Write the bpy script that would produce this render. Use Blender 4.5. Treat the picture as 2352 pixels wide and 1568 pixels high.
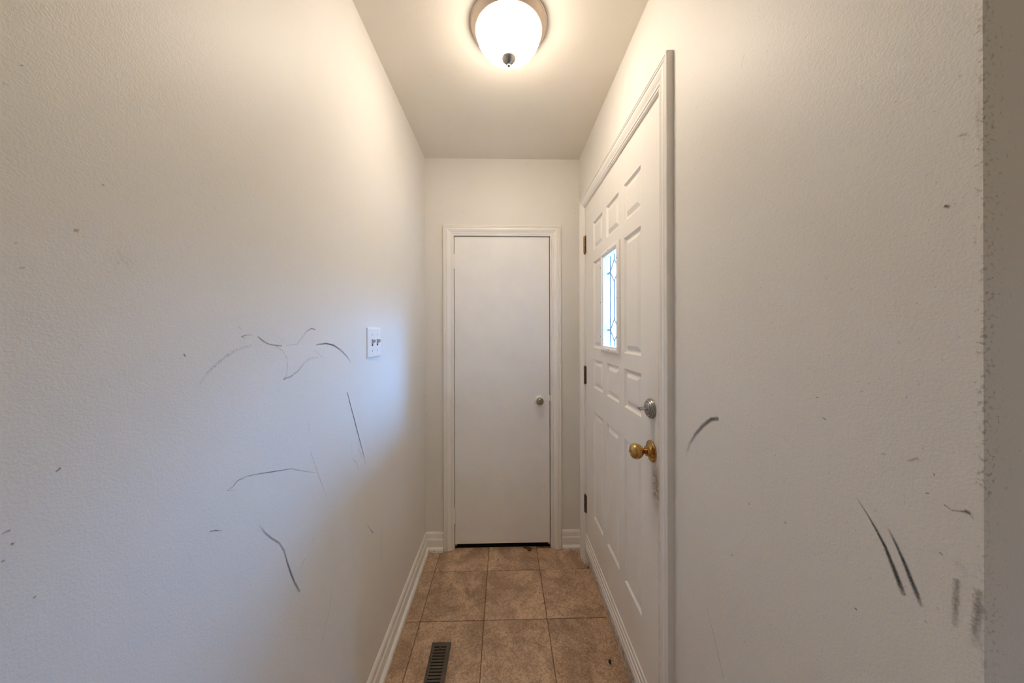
import bpy, bmesh, math, random
from mathutils import Vector, Matrix
random.seed(7)
S = bpy.context.scene
for o in list(bpy.data.objects): bpy.data.objects.remove(o)
COL = S.collection

# ------------------------------------------------------------------ camera
cam_data = bpy.data.cameras.new('camera'); cam = bpy.data.objects.new('camera', cam_data); COL.objects.link(cam)
YAW, ROLL = 0.0244, -0.0025
cam_data.sensor_width = 36.0
cam_data.lens = 728.6 / 2352 * 36.0
cam_data.shift_y = -23.1 / 2352
cam_data.clip_start = 0.02
fwd = Vector((math.sin(YAW), math.cos(YAW), 0)); rt = Vector((math.cos(YAW), -math.sin(YAW), 0)); up = Vector((0, 0, 1))
r2 = rt * math.cos(ROLL) + up * math.sin(ROLL); u2 = -rt * math.sin(ROLL) + up * math.cos(ROLL)
M = Matrix((r2, u2, -fwd)).transposed().to_4x4(); M.translation = Vector((0, 0, 1.375))
cam.matrix_world = M
S.camera = cam

# ------------------------------------------------------------------ world, daylight, exposure
SKY = 265.0                   # overcast daylight strength
LAMP = 61.0                  # glass bowl emission
W = bpy.data.worlds.new('sky'); S.world = W; W.use_nodes = True
nt = W.node_tree; nt.nodes.clear()
wo = nt.nodes.new('ShaderNodeOutputWorld'); bg = nt.nodes.new('ShaderNodeBackground')
tc = nt.nodes.new('ShaderNodeTexCoord'); sp = nt.nodes.new('ShaderNodeSeparateXYZ'); rm = nt.nodes.new('ShaderNodeMapRange')
rm.interpolation_type = 'SMOOTHSTEP'; rm.inputs[1].default_value = 0.0; rm.inputs[2].default_value = 0.42
mx = nt.nodes.new('ShaderNodeMix'); mx.data_type = 'RGBA'
mx.inputs[6].default_value = (0.010, 0.016, 0.019, 1); mx.inputs[7].default_value = (0.17, 0.45, 1.0, 1)
nt.links.new(tc.outputs['Generated'], sp.inputs[0]); nt.links.new(sp.outputs[2], rm.inputs[0])
nt.links.new(rm.outputs[0], mx.inputs[0]); nt.links.new(mx.outputs[2], bg.inputs[0]); nt.links.new(bg.outputs[0], wo.inputs[0])
bg.inputs[1].default_value = SKY
def portal(name, loc, direction, sx, sy):
    d = bpy.data.lights.new(name, 'AREA'); d.shape = 'RECTANGLE'; d.size = sx; d.size_y = sy; d.cycles.is_portal = True
    o = bpy.data.objects.new(name, d); COL.objects.link(o); o.location = loc
    o.rotation_euler = Vector(direction).to_track_quat('-Z', 'Y').to_euler()
portal('window_portal', (0.53, 1.408, 1.514), (-1, 0, 0), 0.30, 0.56)
portal('fill_window_portal', (2.62, -1.4, 1.55), (-1, 0, 0), .28, .28)
room_fill_light = bpy.data.lights.new('room_fill_light', 'POINT'); room_fill_light.energy = 17; room_fill_light.shadow_soft_size = .14; room_fill_light.color = (1.0, .94, .78)  # unseen fill light added behind the camera, has no fixture
o = bpy.data.objects.new('room_fill_light', room_fill_light); COL.objects.link(o); o.location = (1.15, -2.3, 2.28)
S.view_settings.view_transform = 'Standard'; S.view_settings.look = 'None'
S.view_settings.exposure = 0.0; S.view_settings.gamma = 1.0; S.view_settings.use_curve_mapping = False
S.cycles.max_bounces = 14; S.cycles.diffuse_bounces = 10; S.cycles.transparent_max_bounces = 16
S.cycles.caustics_reflective = False; S.cycles.caustics_refractive = False
S.cycles.use_denoising = True

# ------------------------------------------------------------------ material helpers
class G:
    def __init__(s, name):
        s.m = bpy.data.materials.new(name); s.m.use_nodes = True; s.t = s.m.node_tree
        s.b = s.t.nodes['Principled BSDF']; s.out = s.t.nodes['Material Output']
    def n(s, typ, **k):
        nd = s.t.nodes.new(typ)
        for a, v in k.items(): setattr(nd, a, v)
        return nd
    def l(s, a, b): s.t.links.new(a, b)
    def pos(s):
        return s.n('ShaderNodeNewGeometry').outputs['Position']
    def noise(s, vec, scale, detail=3, rough=.5, dist=0):
        q = s.n('ShaderNodeTexNoise'); q.inputs['Scale'].default_value = scale; q.inputs['Detail'].default_value = detail
        q.inputs['Roughness'].default_value = rough; q.inputs['Distortion'].default_value = dist
        s.l(vec, q.inputs['Vector']); return q.outputs['Fac']
    def ramp(s, fac, a, b, ca=0., cb=1.):
        r = s.n('ShaderNodeMapRange'); r.inputs[1].default_value = a; r.inputs[2].default_value = b
        r.inputs[3].default_value = ca; r.inputs[4].default_value = cb; s.l(fac, r.inputs[0]); return r.outputs[0]
    def mix(s, fac, a, b, mode='MIX'):
        q = s.n('ShaderNodeMix', data_type='RGBA', blend_type=mode)
        for i, v in ((0, fac), (6, a), (7, b)):
            if hasattr(v, 'links'): s.l(v, q.inputs[i])
            else: q.inputs[i].default_value = v if i == 0 else (*v, 1)
        return q.outputs[2]
    def math(s, op, a, b):
        q = s.n('ShaderNodeMath', operation=op)
        for i, v in ((0, a), (1, b)):
            if hasattr(v, 'links'): s.l(v, q.inputs[i])
            else: q.inputs[i].default_value = v
        return q.outputs[0]
    def bump(s, h, strength, dist):
        q = s.n('ShaderNodeBump'); q.inputs['Strength'].default_value = strength; q.inputs['Distance'].default_value = dist
        s.l(h, q.inputs['Height']); s.l(q.outputs[0], s.b.inputs['Normal'])
    def col(s, c):
        if hasattr(c, 'links'): s.l(c, s.b.inputs['Base Color'])
        else: s.b.inputs['Base Color'].default_value = (*c, 1)
    def rough(s, v): s.b.inputs['Roughness'].default_value = v

def wall_paint(name, base, rough=.42, speck=1.0, bump=.48, corner=None):
    g = G(name); p = g.pos()
    big = g.noise(p, 2.2, 4, .6)
    c = g.mix(g.ramp(big, .35, .7), base, tuple(v * f for v, f in zip(base, (.965, .965, .955))))
    # tiny dirt flecks: rare cells of a fine voronoi
    v = g.n('ShaderNodeTexVoronoi', feature='F1'); v.inputs['Scale'].default_value = 55; g.l(p, v.inputs['Vector'])
    sep = g.n('ShaderNodeSeparateColor'); g.l(v.outputs['Color'], sep.inputs[0])
    rare = g.ramp(sep.outputs[0], .965, .985)
    dot = g.ramp(v.outputs['Distance'], .05, .17, 1, 0)
    f = g.math('MULTIPLY', g.math('MULTIPLY', rare, dot), .6 * speck)
    c = g.mix(f, c, (.16, .13, .10))
    if corner:                                     # worn corner bead: grime spots near a vertical edge
        s = g.n('ShaderNodeSeparateXYZ'); g.l(p, s.inputs[0])
        near = g.math('MINIMUM', g.ramp(s.outputs[0], corner[0], corner[0] + .035, 1, 0), g.ramp(s.outputs[1], .3052, .313, 1, 0))
        nn = g.noise(p, 210, 3, .6)
        nn2 = g.noise(p, 22, 3, .6)
        k = g.math('MULTIPLY', g.ramp(g.math('ADD', nn, g.math('MULTIPLY', near, .15)), .66, .76), g.ramp(nn2, .35, .62, .25, .95))
        c = g.mix(g.math('MULTIPLY', k, .6), c, (.25, .185, .14))
    g.col(c); g.rough(rough)
    h1 = g.noise(p, 330, 3, .55); h2 = g.noise(p, 130, 2, .5)
    g.bump(g.math('ADD', h1, g.math('MULTIPLY', h2, .8)), bump, .0009)
    return g.m

PAINT = (.765, .74, .69)
M_WALL = wall_paint('wall_paint', PAINT, .47)
M_WALLR = wall_paint('wall_paint_worn', PAINT, .5, 1.3, .45, corner=(.4781,))
M_CEIL = wall_paint('ceiling_paint', (.79, .735, .65), .55, .5, .25)

def trim_paint(name, base, rough=.35, dirt=.35, lowz=None):
    g = G(name); p = g.pos()
    c = g.mix(g.ramp(g.noise(p, 6, 4, .6), .4, .75), base, tuple(v * .95 for v in base))
    sp = g.ramp(g.noise(p, 130, 3, .6), .70, .76)
    c = g.mix(g.math('MULTIPLY', sp, dirt), c, (.22, .17, .12))
    if lowz:
        s = g.n('ShaderNodeSeparateXYZ'); g.l(p, s.inputs[0])
        near = g.ramp(s.outputs[2], 0, lowz, 1, 0)
        k = g.ramp(g.math('ADD', g.noise(p, 70, 4, .65), g.math('MULTIPLY', near, .26)), .76, .86)
        c = g.mix(g.math('MULTIPLY', k, .55), c, (.20, .15, .105))
    g.col(c); g.rough(rough)
    g.bump(g.noise(p, 45, 2, .5), .15, .001)
    return g.m
M_TRIM = trim_paint('trim_paint', (.845, .82, .775), .33, .35, .06)
M_DOORB = trim_paint('closet_door_paint', (.84, .825, .795), .40, .0, .02)

# front door paint: hand grime around the knob and lock side
def door_paint():
    g = G('front_door_paint'); p = g.pos()
    base = (.84, .81, .755)
    c = g.mix(g.ramp(g.noise(p, 5, 3, .6), .4, .75), base, tuple(v * .96 for v in base))
    s = g.n('ShaderNodeSeparateXYZ'); g.l(p, s.inputs[0])
    def gauss(yc, zc, ry, rz):
        dy = g.math('DIVIDE', g.math('SUBTRACT', s.outputs[1], yc), ry); dz = g.math('DIVIDE', g.math('SUBTRACT', s.outputs[2], zc), rz)
        d = g.math('SQRT', g.math('ADD', g.math('MULTIPLY', dy, dy), g.math('MULTIPLY', dz, dz)), 0)
        return g.ramp(d, 0, 1, 1, 0)
    n1 = g.noise(p, 60, 5, .7)
    stain = g.math('MULTIPLY', gauss(.992, .885, .035, .095), g.ramp(n1, .30, .55))
    c = g.mix(g.math('MULTIPLY', stain, 1.5), c, (.24, .165, .10))
    halo = g.math('MULTIPLY', gauss(.985, 1.0, .08, .42), g.ramp(g.noise(p, 14, 3, .6), .3, .7, .4, 1))
    c = g.mix(g.math('MULTIPLY', halo, .38), c, (.55, .40, .27))
    edge = g.math('MULTIPLY', g.ramp(s.outputs[1], .966, .985, 1, 0), g.ramp(g.noise(p, 40, 3, .6), .3, .65))
    edge = g.math('MULTIPLY', edge, g.ramp(s.outputs[2], 1.45, 1.15, 0, 1))
    c = g.mix(g.math('MULTIPLY', edge, .5), c, (.40, .27, .17))
    sp = g.ramp(g.noise(p, 120, 3, .6), .71, .77)
    c = g.mix(g.math('MULTIPLY', sp, .3), c, (.22, .17, .12))
    g.col(c); g.rough(.36); g.bump(g.noise(p, 60, 2, .5), .12, .001)
    return g.m
M_DOOR = door_paint()

def worn_sill():
    g = G('worn_sill_paint'); p = g.pos()
    c = g.mix(g.ramp(g.noise(p, 50, 5, .7), .42, .62), (.78, .72, .64), (.42, .34, .26))
    g.col(c); g.rough(.5); g.bump(g.noise(p, 90, 3, .5), .3, .001); return g.m
M_SILL = worn_sill()

def tile_mat():
    g = G('floor_tile'); p = g.pos()
    oi = g.n('ShaderNodeObjectInfo'); 
    add = g.n('ShaderNodeVectorMath', operation='MULTIPLY_ADD'); comb = g.n('ShaderNodeCombineXYZ')
    for i in range(3): g.l(oi.outputs['Random'], comb.inputs[i])
    g.l(comb.outputs[0], add.inputs[0]); add.inputs[1].default_value = (37, 19, 11); g.l(p, add.inputs[2]); v = add.outputs[0]
    a = g.noise(v, 7, 5, .62, .8); b = g.noise(v, 34, 6, .75, .5); d = g.noise(v, 150, 4, .7)
    c = g.mix(g.ramp(a, .38, .62), (.38, .235, .135), (.68, .455, .28))
    c = g.mix(g.ramp(b, .50, .66, 0, .75), c, (.31, .19, .11))
    c = g.mix(g.ramp(d, .46, .70, 0, .8), c, (.22, .13, .072))
    c = g.mix(g.ramp(d, .50, .28, 0, .55), c, (.72, .54, .38))
    hsv = g.n('ShaderNodeHueSaturation'); g.l(c, hsv.inputs['Color']); g.l(g.ramp(oi.outputs['Random'], 0, 1, .92, 1.08), hsv.inputs['Value'])
    fleck = g.ramp(g.noise(v, 60, 4, .8), .70, .75)
    c = g.mix(g.math('MULTIPLY', fleck, .8), hsv.outputs[0], (.06, .03, .015))
    g.col(c); g.l(g.ramp(b, .3, .7, .5, .68), g.b.inputs['Roughness'])
    g.bump(g.math('ADD', b, g.math('MULTIPLY', d, .5)), .25, .002)
    return g.m
M_TILE = tile_mat()
def simple(name, c, rough=.5, metal=0., nz=None):
    g = G(name); p = g.pos()
    if nz: g.col(g.mix(g.ramp(g.noise(p, nz[0], 4, .6), .4, .65), c, nz[1]))
    else: g.col(c)
    g.rough(rough); g.b.inputs['Metallic'].default_value = metal
    return g.m
M_GROUT = simple('grout', (.27, .155, .075), .9, 0, (40, (.17, .09, .04)))
M_BRASS = simple('brass', (.62, .38, .13), .22, 1, (60, (.42, .23, .07)))
M_HINGE = simple('hinge_brass', (.42, .27, .14), .38, 1, (120, (.16, .10, .06)))
M_HINGED = simple('tarnished_hinge', (.26, .20, .15), .5, .8, (150, (.10, .07, .05)))
M_NICKEL = simple('satin_nickel', (.40, .385, .365), .30, 1, (30, (.32, .305, .29)))
M_PAN = simple('lamp_pan_nickel', (.60, .51, .43), .38, 1)
M_ANTIQUE = simple('antique_knob_metal', (.42, .37, .27), .30, .9, (160, (.22, .17, .10)))
M_DARK = simple('dark_gap', (.02, .015, .01), .9)
M_VENT = simple('register_brown', (.115, .090, .068), .45, .3, (25, (.09, .068, .05)))
M_PLATE = simple('switch_plastic', (.80, .80, .79), .30)
M_TOGGLE = simple('toggle_plastic', (.52, .52, .50), .4)
M_SCREW = simple('screw_steel', (.45, .45, .44), .4, .8)
M_PLUG = simple('screw_plug_brown', (.13, .075, .04), .6)
M_LEAF = simple('dead_leaf_brown', (.10, .045, .018), .8)
M_CHIP = simple('black_chip', (.012, .006, .004), .5)
M_BIT = simple('pale_crumb', (.75, .68, .62), .7)
M_CAME = simple('lead_came', (.30, .42, .55), .45, .3)  # blue of the refracted light is put into the lead's colour
M_OUT = simple('exterior_paint', (.6, .6, .58), .7)
def glass_mat():
    g = G('leaded_glass'); 
    tr = g.n('ShaderNodeBsdfTransparent'); tr.inputs[0].default_value = (.93, .97, .98, 1)
    gl = g.n('ShaderNodeBsdfGlossy'); gl.inputs['Roughness'].default_value = .12
    tl = g.n('ShaderNodeBsdfTranslucent'); tl.inputs[0].default_value = (.85, .95, 1, 1)
    bm_ = g.n('ShaderNodeBump'); bm_.inputs['Strength'].default_value = .4; bm_.inputs['Distance'].default_value = .002
    g.l(g.noise(g.pos(), 90, 3, .5), bm_.inputs['Height']); g.l(bm_.outputs[0], gl.inputs['Normal'])
    m1 = g.n('ShaderNodeMixShader'); m1.inputs[0].default_value = .22; g.l(tr.outputs[0], m1.inputs[1]); g.l(tl.outputs[0], m1.inputs[2])
    m2 = g.n('ShaderNodeMixShader'); m2.inputs[0].default_value = .06; g.l(m1.outputs[0], m2.inputs[1]); g.l(gl.outputs[0], m2.inputs[2])
    g.l(m2.outputs[0], g.out.inputs[0]); return g.m
M_GLASS = glass_mat()
def bowl_mat():
    g = G('lit_glass_bowl'); e = g.n('ShaderNodeEmission'); e.inputs[0].default_value = (1.0, .85, .69, 1); sn = g.n('ShaderNodeSeparateXYZ'); ge = g.n('ShaderNodeNewGeometry'); g.l(ge.outputs['Normal'], sn.inputs[0])
    g.l(g.ramp(g.math('MULTIPLY', sn.outputs[2], -1.), 0, 1, LAMP * .30, LAMP), e.inputs[1])      # rim emits less than the bottom, to dim ceiling and upper walls
    g.l(e.outputs[0], g.out.inputs[0]); return g.m
M_BOWL = bowl_mat()
def mark_mat(name, c):
    g = G(name); p = g.pos()
    at = g.n('ShaderNodeAttribute', attribute_name='a')
    n = g.noise(p, 420, 3, .6)
    f = g.ramp(g.math('SUBTRACT', at.outputs['Fac'], g.math('MULTIPLY', n, .85)), -.30, .48, 0, .8)
    tr = g.n('ShaderNodeBsdfTransparent'); g.col(c); g.rough(.8)
    ms = g.n('ShaderNodeMixShader'); g.l(f, ms.inputs[0]); g.l(tr.outputs[0], ms.inputs[1]); g.l(g.b.outputs[0], ms.inputs[2])
    g.l(ms.outputs[0], g.out.inputs[0]); return g.m
M_MARKK = mark_mat('scuff_charcoal', (.045, .045, .055)); M_MARKB = mark_mat('stain_brown', (.26, .16, .09))

# ------------------------------------------------------------------ mesh helpers
def ob(name, verts, faces, mat, parent=None, smooth=False):
    me = bpy.data.meshes.new(name); me.from_pydata([tuple(v) for v in verts], [], faces); me.validate()
    bm = bmesh.new(); bm.from_mesh(me); bmesh.ops.recalc_face_normals(bm, faces=bm.faces); bm.to_mesh(me); bm.free()
    me.materials.append(mat)
    if smooth:
        for p in me.polygons: p.use_smooth = True
    o = bpy.data.objects.new(name, me); COL.objects.link(o)
    if parent: o.parent = parent
    return o
def boxv(x0, x1, y0, y1, z0, z1):
    v = [(x, y, z) for x in (x0, x1) for y in (y0, y1) for z in (z0, z1)]
    f = [(0, 1, 3, 2), (4, 6, 7, 5), (0, 4, 5, 1), (2, 3, 7, 6), (0, 2, 6, 4), (1, 5, 7, 3)]
    return v, f
def boxes(name, lst, mat, parent=None, bevel=0):
    V, F = [], []
    for b in lst:
        v, f = boxv(*b); n = len(V); V += v; F += [tuple(i + n for i in q) for q in f]
    o = ob(name, V, F, mat, parent)
    if bevel:
        m = o.modifiers.new('bevel', 'BEVEL'); m.width = bevel; m.segments = 2; m.limit_method = 'ANGLE'
    return o
def struct(o): o['kind'] = 'structure'; return o
def thing(o, label, cat, group=None):
    o['label'] = label; o['category'] = cat
    if group: o['group'] = group
    return o
def empty(name, loc=(0, 0, 0)):
    o = bpy.data.objects.new(name, None); COL.objects.link(o); o.location = loc; o.empty_display_size = .05; return o
def lathe(name, prof, mat, origin, axis, parent=None, n=40, smooth=True, sx=1., sy=1.):
    """prof = (radius, distance along axis)"""
    ax = Vector(axis).normalized(); a = Vector((0, 0, 1)) if abs(ax.z) < .9 else Vector((1, 0, 0))
    e1 = ax.cross(a).normalized(); e2 = ax.cross(e1)
    V, F = [], []; o_ = Vector(origin)
    for r, d in prof:
        for k in range(n):
            t = 2 * math.pi * k / n
            V.append(o_ + ax * d + e1 * (r * math.cos(t) * sx) + e2 * (r * math.sin(t) * sy))
    for i in range(len(prof) - 1):
        for k in range(n):
            F.append((i * n + k, i * n + (k + 1) % n, (i + 1) * n + (k + 1) % n, (i + 1) * n + k))
    F.append(tuple(range(n))); F.append(tuple(range((len(prof) - 1) * n, len(prof) * n)))
    o = ob(name, V, F, mat, parent, smooth)
    if smooth:
        es = o.modifiers.new('split', 'EDGE_SPLIT'); es.split_angle = math.radians(38)
    return o
def sweep(name, prof, A, B, mat, parent=None):
    """extrude closed profile: A(u,t), B(u,t) give the two end points"""
    n = len(prof); V = [A(u, t) for u, t in prof] + [B(u, t) for u, t in prof]
    F = [(i, (i + 1) % n, n + (i + 1) % n, n + i) for i in range(n)] + [tuple(range(n)), tuple(range(n, 2 * n))]
    return ob(name, V, F, mat, parent)

# ------------------------------------------------------------------ room shell
XL, XR, YB, ZC = -0.4968, 0.4781, 2.007, 2.4655
RX, RY = 2.60, -5.00            # the wider space the photographer stands in
CY = 0.305                      # where the right wall ends in an outside corner
WT = 0.14
struct(boxes('wall_left', [(XL - WT, XL, RY - WT, YB + .5, -.03, ZC)], M_WALL))
WALL_L = bpy.data.objects['wall_left']
# right wall with the front-door opening, turning the corner towards the room
OY0, OY1, OZ = .935, 1.870, 2.125
wr = struct(boxes('wall_right', [(XR, XR + WT, CY, OY0, -.03, ZC), (XR, XR + WT, OY1, YB + .5, -.03, ZC), (XR, XR + WT, OY0, OY1, OZ, ZC)], M_WALLR))
WALL_R = wr
struct(boxes('wall_side', [(XR + WT, RX + WT, CY, CY + WT, -.03, ZC)], M_WALLR))
WY0, WY1, WZ0, WZ1 = -1.53, -1.27, 1.42, 1.68
struct(boxes('wall_room', [(RX, RX + WT, RY - WT, WY0, -.03, ZC), (RX, RX + WT, WY1, CY, -.03, ZC), (RX, RX + WT, WY0, WY1, -.03, WZ0), (RX, RX + WT, WY0, WY1, WZ1, ZC)], M_WALL))
struct(boxes('wall_rear', [(XL, RX, RY - WT, RY, -.03, ZC)], M_WALL))
# back wall with closet opening
BX0, BX1, BZ = -.322, .294, 1.984
struct(boxes('wall_back', [(XL, BX0, YB, YB + .11, -.03, ZC), (BX1, XR, YB, YB + .11, -.03, ZC), (BX0, BX1, YB, YB + .11, BZ, ZC)], M_WALL))
struct(boxes('wall_closet', [(XL, XR, YB + .5, YB + .6, -.03, ZC)], M_WALL))
struct(boxes('ceiling', [(XL - WT, RX + WT, RY - WT, YB + .6, ZC, ZC + .12)], M_CEIL))
floor = struct(boxes('floor', [(XL - WT, RX + WT, RY - WT, YB + .6, -.12, -.0035)], M_GROUT))

# outside: unseen wall, added to block part of the sky, and the entry slab
struct(boxes('wall_sky_block', [(XR + WT, 3.1, .60, .90, -.2, 2.9)], M_OUT))
struct(boxes('wall_outside', [(XR + WT, XR + WT + .09, .90, OY0, -.2, 2.9), (XR + WT, XR + WT + .09, OY1, 3.0, -.2, 2.9), (XR + WT, XR + WT + .09, OY0, OY1, OZ, 2.9)], M_OUT))
struct(boxes('entry_slab', [(XR + WT, 3.1, .90, 3.0, -.2, -.02)], M_OUT))
struct(boxes('closet_gap_shade', [(XL, XR, YB + .0225, YB + .5, -.0034, -.001)], M_DARK))  # near-black sheet: shade of the gap under the closet door, put into colour
# unseen window, added behind the photographer for bluish fill on the left wall
w2 = struct(boxes('fill_window', [(RX + .04, RX + .10, WY0, WY1, WZ0, WZ0 + .02), (RX + .04, RX + .10, WY0, WY1, WZ1 - .02, WZ1),
    (RX + .04, RX + .10, WY0, WY0 + .02, WZ0 + .02, WZ1 - .02), (RX + .04, RX + .10, WY1 - .02, WY1, WZ0 + .02, WZ1 - .02)], M_TRIM))

# ------------------------------------------------------------------ floor tiles, one by one
G2 = .0016
xs = [-.4968, -.4020, -.1000, .2018, .5035]
while xs[-1] < RX: xs.append(xs[-1] + .302)
ys = [YB + .022]; y = 1.8275
while y > RY: ys.append(y); y -= .313
ys.append(RY)
def tile(x0, x1, y0, y1):
    x0 += G2; x1 -= G2; y0 += G2; y1 -= G2
    dz = random.uniform(-.0004, .0004); b = .0014; zt = dz
    def q(a, z): return [(x0 + a, y0 + a, z), (x1 - a, y0 + a, z), (x1 - a, y1 - a, z), (x0 + a, y1 - a, z)]
    V = q(0, -.006) + q(0, zt - .0012) + q(b, zt)
    F = [(8, 9, 10, 11), (3, 2, 1, 0)]
    for r in (0, 4):
        for k in range(4): F.append((r + k, r + (k + 1) % 4, r + 4 + (k + 1) % 4, r + 4 + k))
    ob('tile', V, F, M_TILE, floor)
for j in range(len(ys) - 1):
    y1, y0 = ys[j], ys[j + 1]
    for i in range(len(xs) - 1):
        x0, x1 = xs[i], xs[i + 1]
        if y0 >= CY - .05 and i >= 4: continue
        if i == 3 and y0 > CY - .05 and (y0 < .80 or y1 > 1.9): x1 = XR + .004
        if x1 > RX: x1 = RX
        if y1 > YB and j == 0 and i in (0, 3): tile(x0, x1, y0, YB + .004); continue
        tile(x0, x1, y0, y1)

# ------------------------------------------------------------------ baseboards
BP = [(0, 0), (.013, 0), (.013, .070), (.0115, .074), (.0085, .0785), (.0085, .104), (.006, .110), (.0025, .1155), (0, .117)]   # (out from wall, height)
SP = [(.013, 0), (.026, 0), (.026, .016), (.023, .022), (.018, .0265), (.013, .028)]
def mitre(e, u):                     # e: -1/+1 internal mitre, 0 square
    return e * u
def board_left():
    b = struct(sweep('baseboard_left', BP, lambda u, t: (XL + u, RY, t), lambda u, t: (XL + u, YB - u, t), M_TRIM))
    sweep('shoe_moulding', SP, lambda u, t: (XL + u, RY, t), lambda u, t: (XL + u, YB - u, t), M_TRIM, b)
board_left()
b = struct(sweep('baseboard_back_left', BP, lambda u, t: (XL + u, YB - u, t), lambda u, t: (-.3805, YB - u, t), M_TRIM))
sweep('shoe_moulding', SP, lambda u, t: (XL + u, YB - u, t), lambda u, t: (-.3835, YB - u, t), M_TRIM, b)
b = struct(sweep('baseboard_back_right', BP, lambda u, t: (.3605, YB - u, t), lambda u, t: (XR, YB - u, t), M_TRIM))
sweep('shoe_moulding', SP, lambda u, t: (.3625, YB - u, t), lambda u, t: (XR, YB - u, t), M_TRIM, b)
b = struct(sweep('baseboard_right', BP, lambda u, t: (XR - u, CY - u, t), lambda u, t: (XR - u, .880, t), M_TRIM))
sweep('shoe_moulding', SP, lambda u, t: (XR - u, CY - u, t), lambda u, t: (XR - u, .880, t), M_TRIM, b)
b = struct(sweep('baseboard_side', BP, lambda u, t: (XR - u, CY - u, t), lambda u, t: (RX, CY - u, t), M_TRIM))
sweep('shoe_moulding', SP, lambda u, t: (XR - u, CY - u, t), lambda u, t: (RX, CY - u, t), M_TRIM, b)

# ------------------------------------------------------------------ door casings (mitred colonial moulding)
CP = [(0, 0), (0, .008), (.002, .0102), (.005, .0102), (.007, .0080), (.010, .0078), (.012, .0115), (.015, .0118), (.017, .0098), (.020, .0105),
      (.028, .0150), (.037, .0185), (.044, .0180), (.047, .0155), (.049, .0155), (.051, .0190), (.054, .0192), (.056, .0170), (.058, .0200), (.062, .0202), (.0645, .0185), (.065, 0)]
def casing(root_name, P, a0, a1, zt, n_in):
    """P(a, out, z) -> point; a runs along the wall, a0 / a1 inner edges, zt top inner edge"""
    c0 = struct(empty(root_name, P((a0 + a1) / 2, 0, 0)))
    def mk(nm, A, B):
        o = sweep(nm, CP, A, B, M_TRIM); o.parent = c0; o.matrix_parent_inverse = Matrix.Translation(-Vector(c0.location)); return o
    mk('casing_board', lambda u, t: P(a0 - u, t, .002), lambda u, t: P(a0 - u, t, zt + u))
    mk('casing_board', lambda u, t: P(a1 + u, t, .002), lambda u, t: P(a1 + u, t, zt + u))
    mk('casing_board', lambda u, t: P(a0 - u, t, zt + u), lambda u, t: P(a1 + u, t, zt + u))
    return c0
trim1 = casing('trim_1', lambda a, o, z: (XR - o, a, z), .948, 1.857, 2.103, 1)
trim2 = casing('trim_2', lambda a, o, z: (a, YB - o, z), -.3165, .2935, 1.977, 1)
def jamb(nm, lst, par, mat=None):
    o = boxes(nm, lst, mat or M_TRIM); o.parent = par; o.matrix_parent_inverse = Matrix.Translation(-Vector(par.location)); return o
jamb('jamb', [(XR + .0005, XR + .14, .935, .9525, -.02, 2.107), (XR + .0005, XR + .14, 1.8525, 1.870, -.02, 2.107), (XR + .0005, XR + .14, .935, 1.870, 2.107, 2.125)], trim1)
jamb('door_stop', [(XR + .047, XR + .085, .9515, .968, .07, 2.107), (XR + .047, XR + .085, 1.837, 1.8535, .07, 2.107), (XR + .047, XR + .085, .968, 1.837, 2.090, 2.107)], trim1)
jamb('jamb', [(-.322, -.3165, YB + .0005, YB + .11, 0, BZ - .006), (.2915, .294, YB + .0005, YB + .11, 0, BZ - .006), (-.322, .294, YB + .0005, YB + .11, BZ - .006, BZ)], trim2)
jamb('door_stop', [(-.3165, -.306, YB + .037, YB + .055, 0, 1.97), (.280, .2915, YB + .037, YB + .055, 0, 1.97), (-.3165, .2915, YB + .037, YB + .055, 1.962, 1.978)], trim2)

# threshold under the front door: worn nosing, then a step up to the door bottom
struct(sweep('trim_3', [(0, -.006), (0, .036), (.003, .042), (.008, .045), (.016, .047), (.018, .088), (.10, .088), (.135, .06), (.135, -.006)],
      lambda u, t: (.492 + u, .950, t), lambda u, t: (.492 + u, 1.855, t), M_SILL))

# ------------------------------------------------------------------ front door (door_1): slab + raised panels + window + hardware
DY0, DY1, DZ0, DZ1 = .9555, 1.8495, .086, 2.1035
colsY = [(1.098, 1.256), (1.3125, 1.4735), (1.532, 1.690)]
rowsZ = [(.377, .947), (1.0735, 1.2275), (1.287, 1.745), (1.8085, 1.957)]
WINY, WINZ = (1.290, 1.531), (1.276, 1.752)
holes = [(y0, y1, z0, z1) for r, (z0, z1) in enumerate(rowsZ) for c, (y0, y1) in enumerate(colsY) if not (r == 2 and c == 1)] + [(1.300, 1.522, 1.288, 1.742)]
def grid_face(x, ycuts, zcuts, skip):
    V, F, idx = [], [], {}
    def vi(y, z):
        k = (round(y, 5), round(z, 5))
        if k not in idx: idx[k] = len(V); V.append((x, y, z))
        return idx[k]
    for a, b_ in zip(ycuts, ycuts[1:]):
        for c, d in zip(zcuts, zcuts[1:]):
            my, mz = (a + b_) / 2, (c + d) / 2
            if any(h[0] < my < h[1] and h[2] < mz < h[3] for h in skip): continue
            F.append((vi(a, c), vi(b_, c), vi(b_, d), vi(a, d)))
    return V, F
yc = sorted({DY0, DY1} | {h[0] for h in holes} | {h[1] for h in holes}); zc = sorted({DZ0, DZ1} | {h[2] for h in holes} | {h[3] for h in holes})
V, F = grid_face(XR, yc, zc, holes)
V2, F2 = grid_face(XR + .044, yc, zc, [holes[-1]])
n = len(V); V = V + V2; F = F + [tuple(i + n for i in f) for f in F2]
def quad(p): 
    k = len(V); V.extend(p); F.append(tuple(range(k, k + 4)))
for (ya, za, yb, zb) in ((DY0, DZ0, DY1, DZ0), (DY1, DZ0, DY1, DZ1), (DY1, DZ1, DY0, DZ1), (DY0, DZ1, DY0, DZ0)):
    quad([(XR, ya, za), (XR, yb, zb), (XR + .044, yb, zb), (XR + .044, ya, za)])
h = holes[-1]
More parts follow.
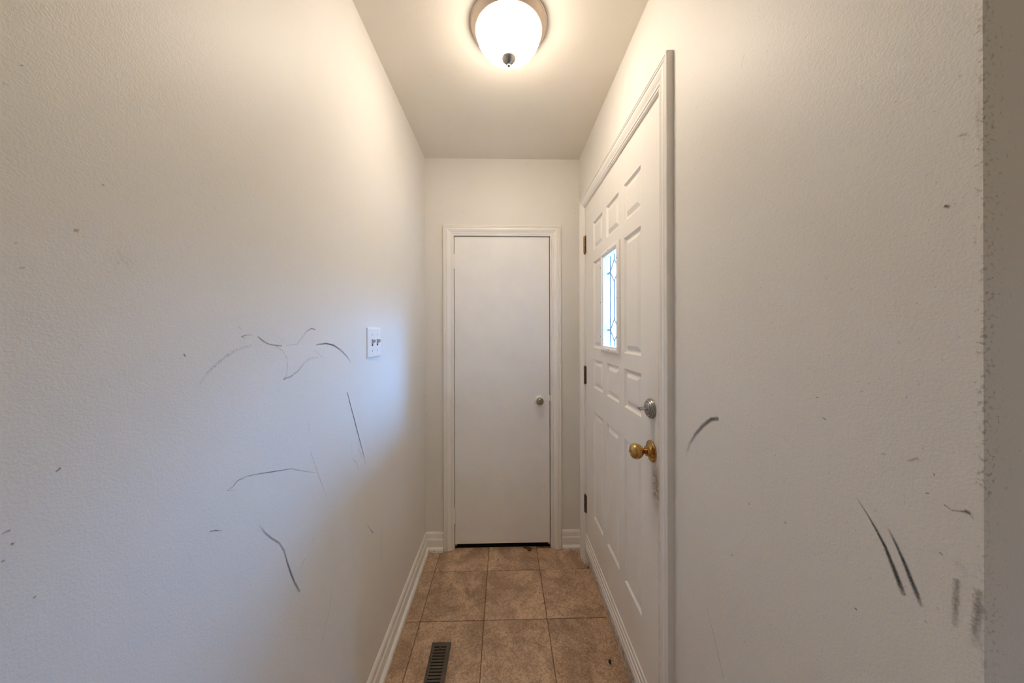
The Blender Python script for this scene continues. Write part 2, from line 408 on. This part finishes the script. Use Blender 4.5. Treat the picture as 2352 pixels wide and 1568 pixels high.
for (ya, za, yb, zb) in ((h[0], h[2], h[1], h[2]), (h[1], h[2], h[1], h[3]), (h[1], h[3], h[0], h[3]), (h[0], h[3], h[0], h[2])):
    quad([(XR, ya, za), (XR, yb, zb), (XR + .044, yb, zb), (XR + .044, ya, za)])
door1 = struct(ob('door_1', V, F, M_DOOR))
def panel(y0, y1, z0, z1):
    # rim slopes in, flat groove, bevel back out to the raised field
    w = min(y1 - y0, z1 - z0)
    prof = [(0, 0), (.0015, .0008), (.0075, .0078), (.0095, .0085), (.0145, .0085), (.030, .0015), (.0325, .0008)]
    V, F = [], []
    for a, d in prof:
        V += [(XR + d, y0 + a, z0 + a), (XR + d, y1 - a, z0 + a), (XR + d, y1 - a, z1 - a), (XR + d, y0 + a, z1 - a)]
    for r in range(len(prof) - 1):
        for k in range(4): F.append((r * 4 + k, r * 4 + (k + 1) % 4, r * 4 + 4 + (k + 1) % 4, r * 4 + 4 + k))
    m = (len(prof) - 1) * 4; F.append((m, m + 1, m + 2, m + 3))
    ob('panel', V, F, M_DOOR, door1)
for hh in holes[:-1]: panel(*hh)

# window unit
wf_prof = [(0, 0), (0, .006), (.003, .010), (.010, .013), (.018, .013), (.023, .009), (.030, .007), (.030, -.018), (.024, -.020), (.012, -.004)]   # (inwards from outer edge, out of door)
def window_frame():
    (a0, a1), (b0, b1) = WINY, WINZ
    V, F = [], []; n = len(wf_prof)
    for u, t in wf_prof:
        V += [(XR - t, a0 + u, b0 + u), (XR - t, a1 - u, b0 + u), (XR - t, a1 - u, b1 - u), (XR - t, a0 + u, b1 - u)]
    for r in range(n):
        for k in range(4):
            s_ = ((r + 1) % n) * 4; F.append((r * 4 + k, r * 4 + (k + 1) % 4, s_ + (k + 1) % 4, s_ + k))
    return ob('window_frame', V, F, M_DOOR, door1)
wf = window_frame()
boxes('glass', [(XR + .0165, XR + .0185, 1.318, 1.504, 1.302, 1.726)], M_GLASS, wf)
def came(segs, w=.0060):
    V, F = [], []
    for (ya, za), (yb, zb) in segs:
        d = Vector((yb - ya, zb - za)).normalized(); p = Vector((-d.y, d.x)) * w
        k = len(V); xx = XR + .0165
        for (yy, zz, s_, x_) in ((ya, za, 1, xx), (ya, za, .5, xx - .0025), (ya, za, -.5, xx - .0025), (ya, za, -1, xx), (yb, zb, 1, xx), (yb, zb, .5, xx - .0025), (yb, zb, -.5, xx - .0025), (yb, zb, -1, xx)):
            V.append((x_, yy + p.x * s_, zz + p.y * s_))
        F += [(k, k + 1, k + 5, k + 4), (k + 1, k + 2, k + 6, k + 5), (k + 2, k + 3, k + 7, k + 6), (k, k + 3, k + 2, k + 1), (k + 4, k + 5, k + 6, k + 7), (k + 3, k, k + 4, k + 7)]
    return ob('lead_came', V, F, M_CAME, wf)
yc_, dw = 1.411, .053
for zc_ in (1.648, 1.380):
    came([((yc_, zc_ + .05), (yc_ + dw, zc_)), ((yc_ + dw, zc_), (yc_, zc_ - .05)), ((yc_, zc_ - .05), (yc_ - dw, zc_)), ((yc_ - dw, zc_), (yc_, zc_ + .05))], .0045)
    came([((yc_ + dw, zc_), (1.502, zc_))]); came([((yc_ - dw, zc_), (1.320, zc_))])
came([((yc_, 1.598), (yc_, 1.430))]); came([((yc_, 1.698), (yc_, 1.724))]); came([((yc_, 1.330), (yc_, 1.304))])
came([((yc_ + dw, 1.304), (yc_ + dw, 1.724))]); came([((yc_ - dw, 1.304), (yc_ - dw, 1.724))])
for (py, pz) in ((1.519, 1.679), (1.519, 1.514), (1.519, 1.350), (1.410, 1.7385), (1.410, 1.2905), (1.302, 1.679), (1.302, 1.514), (1.302, 1.350)):
    lathe('screw_plug', [(.0032, 0), (.0030, .0008), (.001, .0012)], M_PLUG, (XR - .0128, py, pz), (-1, 0, 0), wf, 10)

# hinges
def hinge(parent, P, z, mat, h=.098, r=.0062, leaf=True):
    hg = lathe('hinge', [(.001, -h / 2 - .006), (.004, -h / 2 - .005), (.0045, -h / 2 - .001), (r, -h / 2), (r, -h / 2 + .019), (r - .001, -h / 2 + .0195), (r - .001, -h / 2 + .0205), (r, -h / 2 + .021),
        (r, -.010), (r - .001, -.0095), (r - .001, -.0085), (r, -.008), (r, .010), (r - .001, .0105), (r - .001, .0115), (r, .012), (r, h / 2), (.0045, h / 2 + .001), (.004, h / 2 + .004), (.001, h / 2 + .005)], mat, (*P, z), (0, 0, 1), parent, 14)
    return hg
for z_, m_ in ((1.882, M_HINGE), (1.119, M_HINGED), (.3655, M_HINGED)):
    hg = hinge(door1, (XR - .0055, 1.8535), z_, m_)
    boxes('hinge_leaf', [(XR - .0016, XR + .0008, 1.833, 1.849, z_ - .050, z_ + .050)], m_, hg)

# deadbolt
db = lathe('deadbolt', [(.0315, 0), (.0315, .006), (.030, .0085), (.0268, .0095), (.0262, .0125), (.0245, .0140), (.0205, .0142), (.020, .0165), (.0185, .0175), (.0, .0178)], M_NICKEL, (XR, 1.020, 1.1235), (-1, 0, 0), door1, 48)
def thumb_turn():
    V, F = [], []; cy, cz = 1.020, 1.1235; x0, x1 = XR - .0172, XR - .041
    prof = []
    for k in range(20):
        t = 2 * math.pi * k / 20; prof.append((math.cos(t) * .0165, math.sin(t) * .0042))
    for s_, x_ in ((.80, x0), (.88, x0 - .006), (1.05, (x0 + x1) / 2), (1.0, x1 + .003), (.85, x1)):
        for a, b_ in prof: V.append((x_, cy + a * s_, cz + b_ * s_))
    for r in range(4):
        for k in range(20): F.append((r * 20 + k, r * 20 + (k + 1) % 20, r * 20 + 20 + (k + 1) % 20, r * 20 + 20 + k))
    F += [tuple(range(20)), tuple(range(80, 100))]
    return ob('thumb_turn', V, F, M_NICKEL, db, True)
thumb_turn()
# brass knob
kn = lathe('knob', [(.0085, .010), (.0085, .026), (.0105, .030), (.0165, .0335), (.0215, .039), (.0243, .0465), (.0248, .053), (.0232, .060), (.0195, .0655), (.0150, .0683), (.0140, .0675), (.0125, .0690), (.004, .0695), (0, .0695)], M_BRASS, (XR, 1.020, .9855), (-1, 0, 0), door1, 48)
lathe('rose', [(.0345, 0), (.0345, .0022), (.0335, .0040), (.0310, .0050), (.0300, .0044), (.0270, .0048), (.0190, .0075), (.0150, .0105), (.0148, .014), (.0160, .0150), (.0160, .0190), (.0125, .0205), (.010, .0205)], M_BRASS, (XR, 1.020, .9855), (-1, 0, 0), kn, 48)
boxes('turn_button', [(XR - .0735, XR - .0690, 1.0135, 1.0265, .9840, .9870)], M_BRASS, kn, .0006)
lathe('rose_screw', [(.003, 0), (.0028, .001), (0, .0012)], M_DARK, (XR - .0048, 1.020 + .021, .9855 + .012), (-1, 0, 0), kn, 10)
lathe('rose_screw', [(.003, 0), (.0028, .001), (0, .0012)], M_DARK, (XR - .0048, 1.020 - .021, .9855 - .012), (-1, 0, 0), kn, 10)
# bottom sweep with ridges
sweep('door_sweep', [(0, .100), (.0035, .100), (.0055, .108), (.0055, .118), (.0022, .121), (.0022, .128), (.0062, .131), (.0062, .141), (.0024, .145), (.0024, .152), (.0050, .155), (.0050, .167), (.0018, .170), (.0018, .186), (.0036, .188), (.0036, .192), (0, .195)],
      lambda u, t: (XR - u, DY0 + .002, t - .002), lambda u, t: (XR - u, DY1 - .002, t - .002), M_TRIM, door1)

# ------------------------------------------------------------------ closet door (door_2), flush slab
door2 = struct(boxes('door_2', [(-.3135, .2865, YB + .003, YB + .036, .0345, 1.9735)], M_DOORB, None, .0012))
# white painted hinges
for z_ in (1.817, .2127):
    hinge(door2, (-.3155, YB - .0015), z_, M_TRIM, .085, .0055)
k2 = lathe('knob', [(.0095, .006), (.0085, .022), (.013, .026), (.0195, .031), (.0232, .038), (.0238, .045), (.0215, .052), (.015, .057), (.0145, .0565), (.007, .0590), (0, .0595)], M_ANTIQUE, (.2215, YB + .003, .9400), (0, -1, 0), door2, 40)
lathe('rose', [(.0290, 0), (.0285, .003), (.0255, .0055), (.0245, .0052), (.0215, .0075), (.014, .0095), (.012, .012), (.0118, .016), (.009, .016)], M_TRIM, (.2215, YB + .003, .9400), (0, -1, 0), k2, 40)
boxes('latch_plate', [(.2840, .2905, YB - .0015, YB + .004, .935, .968)], M_TRIM, trim2).matrix_parent_inverse = Matrix.Translation(-Vector(trim2.location))

# ------------------------------------------------------------------ ceiling light
LX, LY = .0186, 1.134
lamp = empty('ceiling_light', (LX, LY, ZC)); thing(lamp, 'round flush ceiling light with nickel rim and glowing white glass bowl', 'ceiling light')
def lt(nm, prof, mat, par=None):
    o = lathe(nm, prof, mat, (LX, LY, ZC), (0, 0, -1), None, 72); p = par or lamp
    o.parent = p; o.matrix_parent_inverse = p.matrix_world.inverted() if par else Matrix.Translation(-Vector(lamp.location)); return o
lt('pan', [(.105, .0002), (.137, .0002), (.1375, .003), (.1345, .0045), (.1335, .008), (.1320, .010), (.1250, .024), (.1225, .0268), (.1220, .0305), (.1190, .031), (.1160, .0305), (.1150, .024), (.105, .022)], M_PAN)
bp = [(.1125, .026)]
for k in range(1, 25):
    t = k / 24 * math.pi / 2; bp.append((.1135 * math.cos(t) ** 1.22, .030 + .089 * math.sin(t)))
bp[-1] = (0.0005, .119)
lt('glass_bowl', bp, M_BOWL)
fin = lt('finial', [(.0250, .1100), (.0258, .1155), (.0250, .1185), (.0195, .1245), (.0135, .1300), (.0070, .1330), (.0050, .1340), (.0047, .1365), (.0058, .1385), (.0062, .1410), (.0048, .1440), (.001, .1455)], M_NICKEL)

# ------------------------------------------------------------------ light switch
SY0, SY1, SZ0, SZ1 = 1.1555, 1.2765, 1.2785, 1.3905
def switch():
    V, F = [], []
    for a, d in ((0, 0), (0, .0025), (.0015, .0050), (.004, .0062)):
        V += [(XL + d, SY0 + a, SZ0 + a), (XL + d, SY1 - a, SZ0 + a), (XL + d, SY1 - a, SZ1 - a), (XL + d, SY0 + a, SZ1 - a)]
    for r in range(3):
        for k in range(4): F.append((r * 4 + k, r * 4 + (k + 1) % 4, r * 4 + 4 + (k + 1) % 4, r * 4 + 4 + k))
    F += [(12, 13, 14, 15), (0, 1, 2, 3)]
    root = ob('light_switch', V, F, M_PLATE)
    thing(root, 'white double light switch plate with two toggles on left wall', 'light switch')
    zc = (SZ0 + SZ1) / 2
    for y_ in (1.193, 1.239):
        xs_ = XL + .0062
        boxes('toggle_slot', [(xs_ - .001, xs_ + .0006, y_ - .0052, y_ + .0052, zc - .0120, zc + .0120)], M_DARK, root)
        # raised toggle, flipped up
        V = [(xs_ + .0004, y_ - .0045, zc - .006), (xs_ + .0004, y_ + .0045, zc - .006), (xs_ + .0004, y_ + .0045, zc + .0105), (xs_ + .0004, y_ - .0045, zc + .0105),
             (xs_ + .0135, y_ - .0034, zc + .0050), (xs_ + .0135, y_ + .0034, zc + .0050), (xs_ + .0120, y_ + .0034, zc + .0115), (xs_ + .0120, y_ - .0034, zc + .0115)]
        F = [(0, 1, 5, 4), (1, 2, 6, 5), (2, 3, 7, 6), (3, 0, 4, 7), (4, 5, 6, 7), (0, 3, 2, 1)]
        ob('toggle', V, F, M_TOGGLE, root)
        for dz in (-.030, .030):
            lathe('screw', [(.0034, 0), (.0030, .0009), (0, .0011)], M_TOGGLE, (xs_, y_, zc + dz), (1, 0, 0), root, 12)
switch()

# ------------------------------------------------------------------ floor register
def register():
    x0, x1, y0, y1, zt = -.3205, -.2370, 1.115, 1.4115, .0055
    root = empty('floor_register', ((x0 + x1) / 2, (y0 + y1) / 2, 0)); thing(root, 'brown metal floor vent register set in the tiles by the left baseboard', 'floor vent')
    inv_ = Matrix.Translation(-Vector(root.location))
    sx0, sx1, sy0, sy1 = -.3070, -.2545, 1.137, 1.3880
    rings = [(x0, x1, y0, y1, .0003), (x0 + .001, x1 - .001, y0 + .001, y1 - .001, .0025), (x0 + .007, x1 - .007, y0 + .007, y1 - .007, zt), (sx0, sx1, sy0, sy1, zt), (sx0, sx1, sy0, sy1, .0004)]
    V, F = [], []
    for a, b_, c, d, z in rings: V += [(a, c, z), (b_, c, z), (b_, d, z), (a, d, z)]
    for r in range(4):
        for k in range(4): F.append((r * 4 + k, r * 4 + (k + 1) % 4, r * 4 + 4 + (k + 1) % 4, r * 4 + 4 + k))
    f = ob('frame', V, F, M_VENT); f.parent = root; f.matrix_parent_inverse = inv_
    o = boxes('duct_opening', [(sx0, sx1, sy0, sy1, -.0002, .0006)], M_DARK); o.parent = root; o.matrix_parent_inverse = inv_
    first = None; y_ = sy1 - .0045
    while y_ - .0078 > sy0:
        V = [(xx, yy, zz) for xx in (sx0, sx1) for yy, zz in ((y_, .0050), (y_ - .0066, .0052), (y_ - .0078, .0040), (y_ - .0078, .0026), (y_ - .001, .0026))]
        F = [(i, (i + 1) % 5, 5 + (i + 1) % 5, 5 + i) for i in range(5)] + [(0, 1, 2, 3, 4), (5, 6, 7, 8, 9)]
        if first is None: s_ = ob('slat', V, F, M_VENT); first = s_; yf = y_
        else:
            s_ = first.copy(); COL.objects.link(s_); s_.location = (0, y_ - yf, 0)
        s_.parent = root; s_.matrix_parent_inverse = inv_
        y_ -= .0127
    lv = boxes('damper_lever', [(-.284, -.278, 1.379, 1.388, .0045, .0085)], M_VENT); lv.parent = root; lv.matrix_parent_inverse = inv_
register()

# ------------------------------------------------------------------ debris on the tiles
def flake(name, pts, z0, z1, mat, label, cat):
    n = len(pts); V = [(x, y, z0) for x, y in pts] + [(x, y, z1 + random.uniform(-.0004, .0008)) for x, y in pts]
    F = [tuple(range(n)), tuple(range(n, 2 * n))] + [(i, (i + 1) % n, n + (i + 1) % n, n + i) for i in range(n)]
    return thing(ob(name, V, F, mat), label, cat)
def at(cx, cy, pts): return [(cx + a, cy + b_) for a, b_ in pts]
flake('black_chip', at(.4355, 1.3085, [(-.0065, -.001), (-.0015, -.0105), (.0015, -.010), (.0065, .004), (.0050, .0085), (-.0015, .0105)]), .0004, .0026, M_CHIP, 'small black angular chip lying on the tile beside the front door sill', 'debris')
flake('dead_leaf', at(.150, 1.998, [(-.034, .018), (-.020, .006), (-.012, .010), (-.006, -.010), (.004, -.018), (.013, -.016), (.016, -.002), (.022, .004), (.012, .010), (.004, .016)]), .0004, .0050, M_LEAF, 'dark brown crumpled leaf scrap under the closet door edge', 'debris')
for (bx, by, r, lab) in ((-.389, 1.297, .0028, 'pale crumb on the tile between floor vent and left baseboard, larger one'), (-.424, 1.262, .0020, 'tiny pale crumb at the left baseboard beside the vent'),):
    flake('crumb', at(bx, by, [(-r, -r * .4), (0, -r), (r, -.2 * r), (.5 * r, r), (-.5 * r, .8 * r)]), .0003, .0022, M_BIT, lab, 'debris')

# ------------------------------------------------------------------ scuffs and stains on the walls (thin smears lying on the paint)
LEFT_MARKS = [('k',[(0.5227,1.2828,0.0026,0.1),(0.5359,1.2997,0.0027,0.25),(0.5534,1.3154,0.0029,0.32),(0.5761,1.3308,0.0029,0.32),(0.605,1.3441,0.0031,0.25),(0.6369,1.3489,0.0033,0.15),(0.6672,1.3487,0.0034,0.05)]),('k',[(0.6116,1.3665,0.0009,0.7),(0.6229,1.3693,0.0009,0.6),(0.6385,1.3695,0.0009,0.3)]),('k',[(0.6116,1.3665,0.0007,0.6),(0.621,1.3615,0.0008,0.3)]),('k',[(0.6518,1.3658,0.0015,0.6),(0.6646,1.3568,0.0016,0.7),(0.6807,1.3494,0.0016,0.6),(0.7006,1.3461,0.0017,0.6),(0.7198,1.3439,0.0017,0.6)]),('k',[(0.7006,1.3444,0.0011,0.4),(0.7216,1.3334,0.0011,0.35),(0.7355,1.317,0.0011,0.4),(0.7393,1.2945,0.0012,0.35),(0.7341,1.2751,0.0011,0.4),(0.7258,1.2676,0.0011,0.3)]),('k',[(0.7258,1.2689,0.0022,0.5),(0.7505,1.2715,0.0023,0.5),(0.7785,1.283,0.0023,0.4),(0.8009,1.2996,0.0024,0.35),(0.8246,1.3068,0.0025,0.3),(0.8693,1.3072,0.0027,0.1)]),('k',[(0.7363,1.3445,0.0013,0.3),(0.7715,1.3453,0.0014,0.35),(0.7898,1.3603,0.0015,0.4),(0.809,1.377,0.0015,0.5),(0.8291,1.384,0.0015,0.8),(0.845,1.3811,0.0016,0.7)]),('k',[(0.85,1.3411,0.0021,0.5),(0.8956,1.3429,0.0021,0.8),(0.9359,1.3363,0.0022,0.8),(0.9799,1.3178,0.0024,0.6),(1.0157,1.2954,0.0025,0.5),(1.0385,1.2746,0.0025,0.2)]),('k',[(0.8414,1.3287,0.0013,0.3),(0.8631,1.3144,0.0013,0.35),(0.9003,1.2981,0.0013,0.1)]),('k',[(0.6781,1.3797,0.0008,0.15),(0.6949,1.3727,0.0009,0.2),(0.7126,1.3618,0.0008,0.25),(0.7311,1.3482,0.0008,0.2)]),('k',[(1.0151,1.1835,0.0018,0.9),(1.0339,1.1424,0.0019,1),(1.0668,1.0734,0.0019,1),(1.1019,0.9999,0.002,0.85),(1.1317,0.9382,0.0021,0.6),(1.1472,0.8994,0.0021,0.2)]),('k',[(0.8237,1.0686,0.0009,0.4),(0.8573,0.9964,0.0011,0.5),(0.8966,0.9136,0.0011,0.3)]),('k',[(0.5793,1.0917,0.0008,0.4),(0.5915,1.0927,0.0008,0.7),(0.6021,1.0991,0.0009,0.7),(0.6221,1.0976,0.0009,0.5),(0.6509,1.0899,0.001,0.5),(0.6826,1.079,0.001,0.8),(0.7497,1.0574,0.0012,0.5),(0.7848,1.0374,0.0011,0.5),(0.8443,1.0058,0.0013,0.3)]),('k',[(0.5793,1.0917,0.0006,0.4),(0.5978,1.0836,0.0007,0.2)]),('k',[(0.5466,1.0394,0.001,0.8),(0.5545,1.0361,0.001,0.8),(0.5686,1.0272,0.001,0.4)]),('k',[(0.6531,0.9848,0.0019,0.2),(0.6713,0.9568,0.002,0.55),(0.6877,0.936,0.0021,0.6),(0.711,0.9101,0.0021,0.5),(0.7263,0.8824,0.0022,0.5),(0.7358,0.8514,0.0022,0.7),(0.7488,0.8149,0.0023,0.8),(0.7623,0.7816,0.0023,0.7),(0.78,0.7478,0.0023,0.5)]),('k',[(1.2949,0.6031,0.0011,0.4),(1.2859,0.4603,0.0012,0.5)]),('k',[(1.146,0.6929,0.0018,0.2),(1.1785,0.6518,0.0018,0.5),(1.2077,0.6176,0.0018,0.9)]),('k',[(0.8005,0.8117,0.0009,0.5),(0.7802,0.798,0.0009,0.3)]),('k',[(0.8376,0.8393,0.001,0.6),(0.8309,0.8316,0.001,0.5)]),('k',[(1.0424,1.0205,0.0013,0.2),(1.0447,0.9627,0.0012,0.3),(1.073,0.9397,0.0013,0.5),(1.0941,0.9018,0.0013,0.3)]),('k',[(0.8175,1.1475,0.0013,0.3),(0.8174,1.1204,0.0013,0.3)]),('k',[(1.0874,0.9852,0.0013,0.3),(1.1164,0.9374,0.0014,0.3)]),('k',[(0.9285,0.6443,0.0011,0.3),(0.9119,0.5914,0.0011,0.4),(0.8733,0.5327,0.001,0.4)]),('k',[(0.6057,1.3853,0.0018,0.3),(0.6127,1.3795,0.0018,0.3)]),('k',[(0.3619,1.371,0.003,0.15),(0.3653,1.3682,0.0029,0.15)]),('k',[(0.3782,1.3721,0.0031,0.05),(0.3823,1.3608,0.0031,0.15),(0.3844,1.3522,0.0031,0.05)]),('b',[(0.3636,1.2215,0.0014,0.65),(0.3666,1.2234,0.0014,0.65)]),('k',[(0.5038,1.3408,0.0011,0.9),(0.5061,1.3376,0.0011,0.9)]),('b',[(0.326,1.1765,0.0012,0.55),(0.3303,1.1769,0.0012,0.55)]),('b',[(0.3314,1.1629,0.0012,0.65),(0.3326,1.1616,0.0012,0.65)]),('b',[(0.3252,1.1492,0.001,0.55),(0.3267,1.1493,0.001,0.55)]),('b',[(0.3464,1.0957,0.001,0.55),(0.3478,1.0958,0.001,0.55)]),('b',[(0.3784,1.4933,0.0018,0.5),(0.382,1.4935,0.0018,0.5)]),('b',[(0.334,1.4659,0.0008,0.65),(0.3352,1.4658,0.0008,0.65)]),('b',[(0.3368,1.4408,0.0009,0.4),(0.3408,1.4424,0.0009,0.4)]),('b',[(0.327,1.6221,0.0009,0.4),(0.3299,1.6231,0.0008,0.4)]),('b',[(0.3374,1.6489,0.0007,0.4),(0.3402,1.6511,0.0008,0.4)]),('b',[(0.4039,1.5573,0.001,0.5),(0.4058,1.5575,0.0011,0.5)]),('b',[(0.411,1.4458,0.0159,0.0),(0.4191,1.4621,0.0162,0.12),(0.4274,1.4766,0.0165,0.17),(0.4361,1.4865,0.0169,0.0)])]
RIGHT_MARKS = [('k',[(0.6973,1.1793,0.0042,0.6),(0.7208,1.172,0.0043,0.85),(0.7516,1.1478,0.0044,0.7),(0.7813,1.1182,0.0047,0.6),(0.8052,1.0866,0.0048,0.4),(0.8177,1.0628,0.0048,0.3),(0.8237,1.0435,0.0049,0.1)]),('k',[(0.4183,1.1472,0.0006,0.4),(0.4077,1.1344,0.001,0.7),(0.3973,1.12,0.0014,0.9),(0.3874,1.104,0.0018,1),(0.3798,1.0863,0.0022,1),(0.3734,1.0707,0.0025,1),(0.3689,1.0587,0.0029,0.5)]),('k',[(0.3835,1.1275,0.0014,0.4),(0.3751,1.1123,0.0016,0.8),(0.368,1.0972,0.0019,1),(0.3619,1.0819,0.0021,1),(0.3569,1.0708,0.0024,0.9),(0.353,1.0591,0.0026,0.3)]),('k',[(0.7428,0.727,0.0009,0.3),(0.713,0.6763,0.0009,0.6),(0.6826,0.6163,0.0008,0.6)]),('k',[(0.3239,1.1113,0.0025,0.45),(0.3247,1.0864,0.0026,0.5),(0.3257,1.0621,0.0026,0.3)]),('k',[(0.3085,1.113,0.0035,0.35),(0.309,1.0934,0.0035,0.5),(0.3102,1.0716,0.0035,0.45),(0.3115,1.0543,0.0035,0.2)]),('b',[(0.333,1.1854,0.001,0.6),(0.3275,1.1825,0.001,0.4),(0.316,1.1877,0.0009,0.8),(0.3118,1.1834,0.001,0.3)]),('b',[(0.3173,1.1878,0.0018,0.9),(0.3146,1.187,0.0018,0.8)]),('b',[(0.3321,1.5095,0.0015,1),(0.3291,1.5079,0.0015,1)]),('b',[(0.3228,1.5786,0.0015,0.3),(0.3186,1.5786,0.0014,0.5),(0.3138,1.5746,0.0014,0.3)]),('b',[(0.307,1.6128,0.0017,0.1),(0.308,1.5901,0.0018,0.32),(0.3075,1.5663,0.0018,0.15),(0.3071,1.5308,0.0017,0.1)]),('b',[(0.3368,1.1314,0.0008,0.7),(0.3349,1.1301,0.0008,0.7)]),('b',[(0.3414,1.2159,0.0007,0.7),(0.341,1.2135,0.0007,0.7)]),('b',[(0.39,1.2192,0.001,0.5),(0.3867,1.22,0.0009,0.5)]),('k',[(0.4213,0.9963,0.001,0.9),(0.4195,0.9961,0.001,0.9)]),('b',[(0.3634,1.2211,0.0013,0.5),(0.355,1.2271,0.0013,0.5)]),('b',[(0.3483,1.1905,0.0007,0.8),(0.3457,1.1917,0.0006,0.8)]),('b',[(0.4747,1.2725,0.001,0.7),(0.4704,1.2739,0.0009,0.7)]),('k',[(0.4648,1.2445,0.001,0.7),(0.4599,1.2425,0.001,0.7)]),('k',[(0.5299,1.0482,0.001,0.8),(0.5264,1.0484,0.0009,0.8)]),('k',[(0.6101,1.0367,0.0011,0.8),(0.6068,1.037,0.0011,0.8)]),('k',[(0.6561,0.9036,0.0014,0.8),(0.6529,0.9051,0.0014,0.8)]),('k',[(0.5615,0.8539,0.005,0.12),(0.5569,0.8266,0.005,0.12)]),('b',[(0.323,1.1295,0.0046,0.2),(0.3161,1.1246,0.0044,0.2)]),('b',[(0.4907,0.8374,0.0132,0.12),(0.47,0.8567,0.0127,0.08)]),('b',[(0.6182,1.9234,0.0013,0.3),(0.6264,1.9043,0.0013,0.3)]),('b',[(0.644,1.2937,0.027,0.03),(0.4648,1.3156,0.0196,0.06)])]

def smear(marks, wallx, side, parent):
    for kind, pts in marks:
        # densify
        P = []
        for (a, b_) in zip(pts, pts[1:]):
            seg = max(2, int(math.hypot(b_[0] - a[0], b_[1] - a[1]) / .012))
            for k in range(seg): P.append([a[i] + (b_[i] - a[i]) * k / seg for i in range(4)])
        P.append(list(pts[-1]))
        hw0 = P[0][2]; d0 = Vector((P[1][0] - P[0][0], P[1][1] - P[0][1])).normalized(); d1 = Vector((P[-1][0] - P[-2][0], P[-1][1] - P[-2][1])).normalized()
        P = [[P[0][0] - d0.x * hw0, P[0][1] - d0.y * hw0, hw0, 0]] + P + [[P[-1][0] + d1.x * P[-1][2], P[-1][1] + d1.y * P[-1][2], P[-1][2], 0]]
        V, F, A = [], [], []
        cross = ((-1.6, 0), (-.8, .62), (0, 1), (.8, .62), (1.6, 0))
        for i, p in enumerate(P):
            q0 = P[max(0, i - 1)]; q1 = P[min(len(P) - 1, i + 1)]
            d = Vector((q1[0] - q0[0], q1[1] - q0[1])); d = d.normalized() if d.length > 1e-9 else Vector((0, 1)); nrm = Vector((-d.y, d.x))
            for c, w in cross:
                V.append((wallx + side * .0006, p[0] + nrm.x * c * p[2], p[1] + nrm.y * c * p[2])); A.append(p[3] * w)
        for i in range(len(P) - 1):
            for k in range(4): F.append((i * 5 + k, i * 5 + k + 1, i * 5 + 5 + k + 1, i * 5 + 5 + k))
        nm = 'scuff_mark' if kind == 'k' else 'stain'
        me = bpy.data.meshes.new(nm); me.from_pydata(V, [], F); me.materials.append(M_MARKK if kind == 'k' else M_MARKB)
        at_ = me.attributes.new('a', 'FLOAT', 'POINT'); at_.data.foreach_set('value', A)
        o = bpy.data.objects.new(nm, me); COL.objects.link(o); o.parent = parent
smear(LEFT_MARKS, XL, 1, WALL_L)
smear(RIGHT_MARKS, XR, -1, WALL_R)
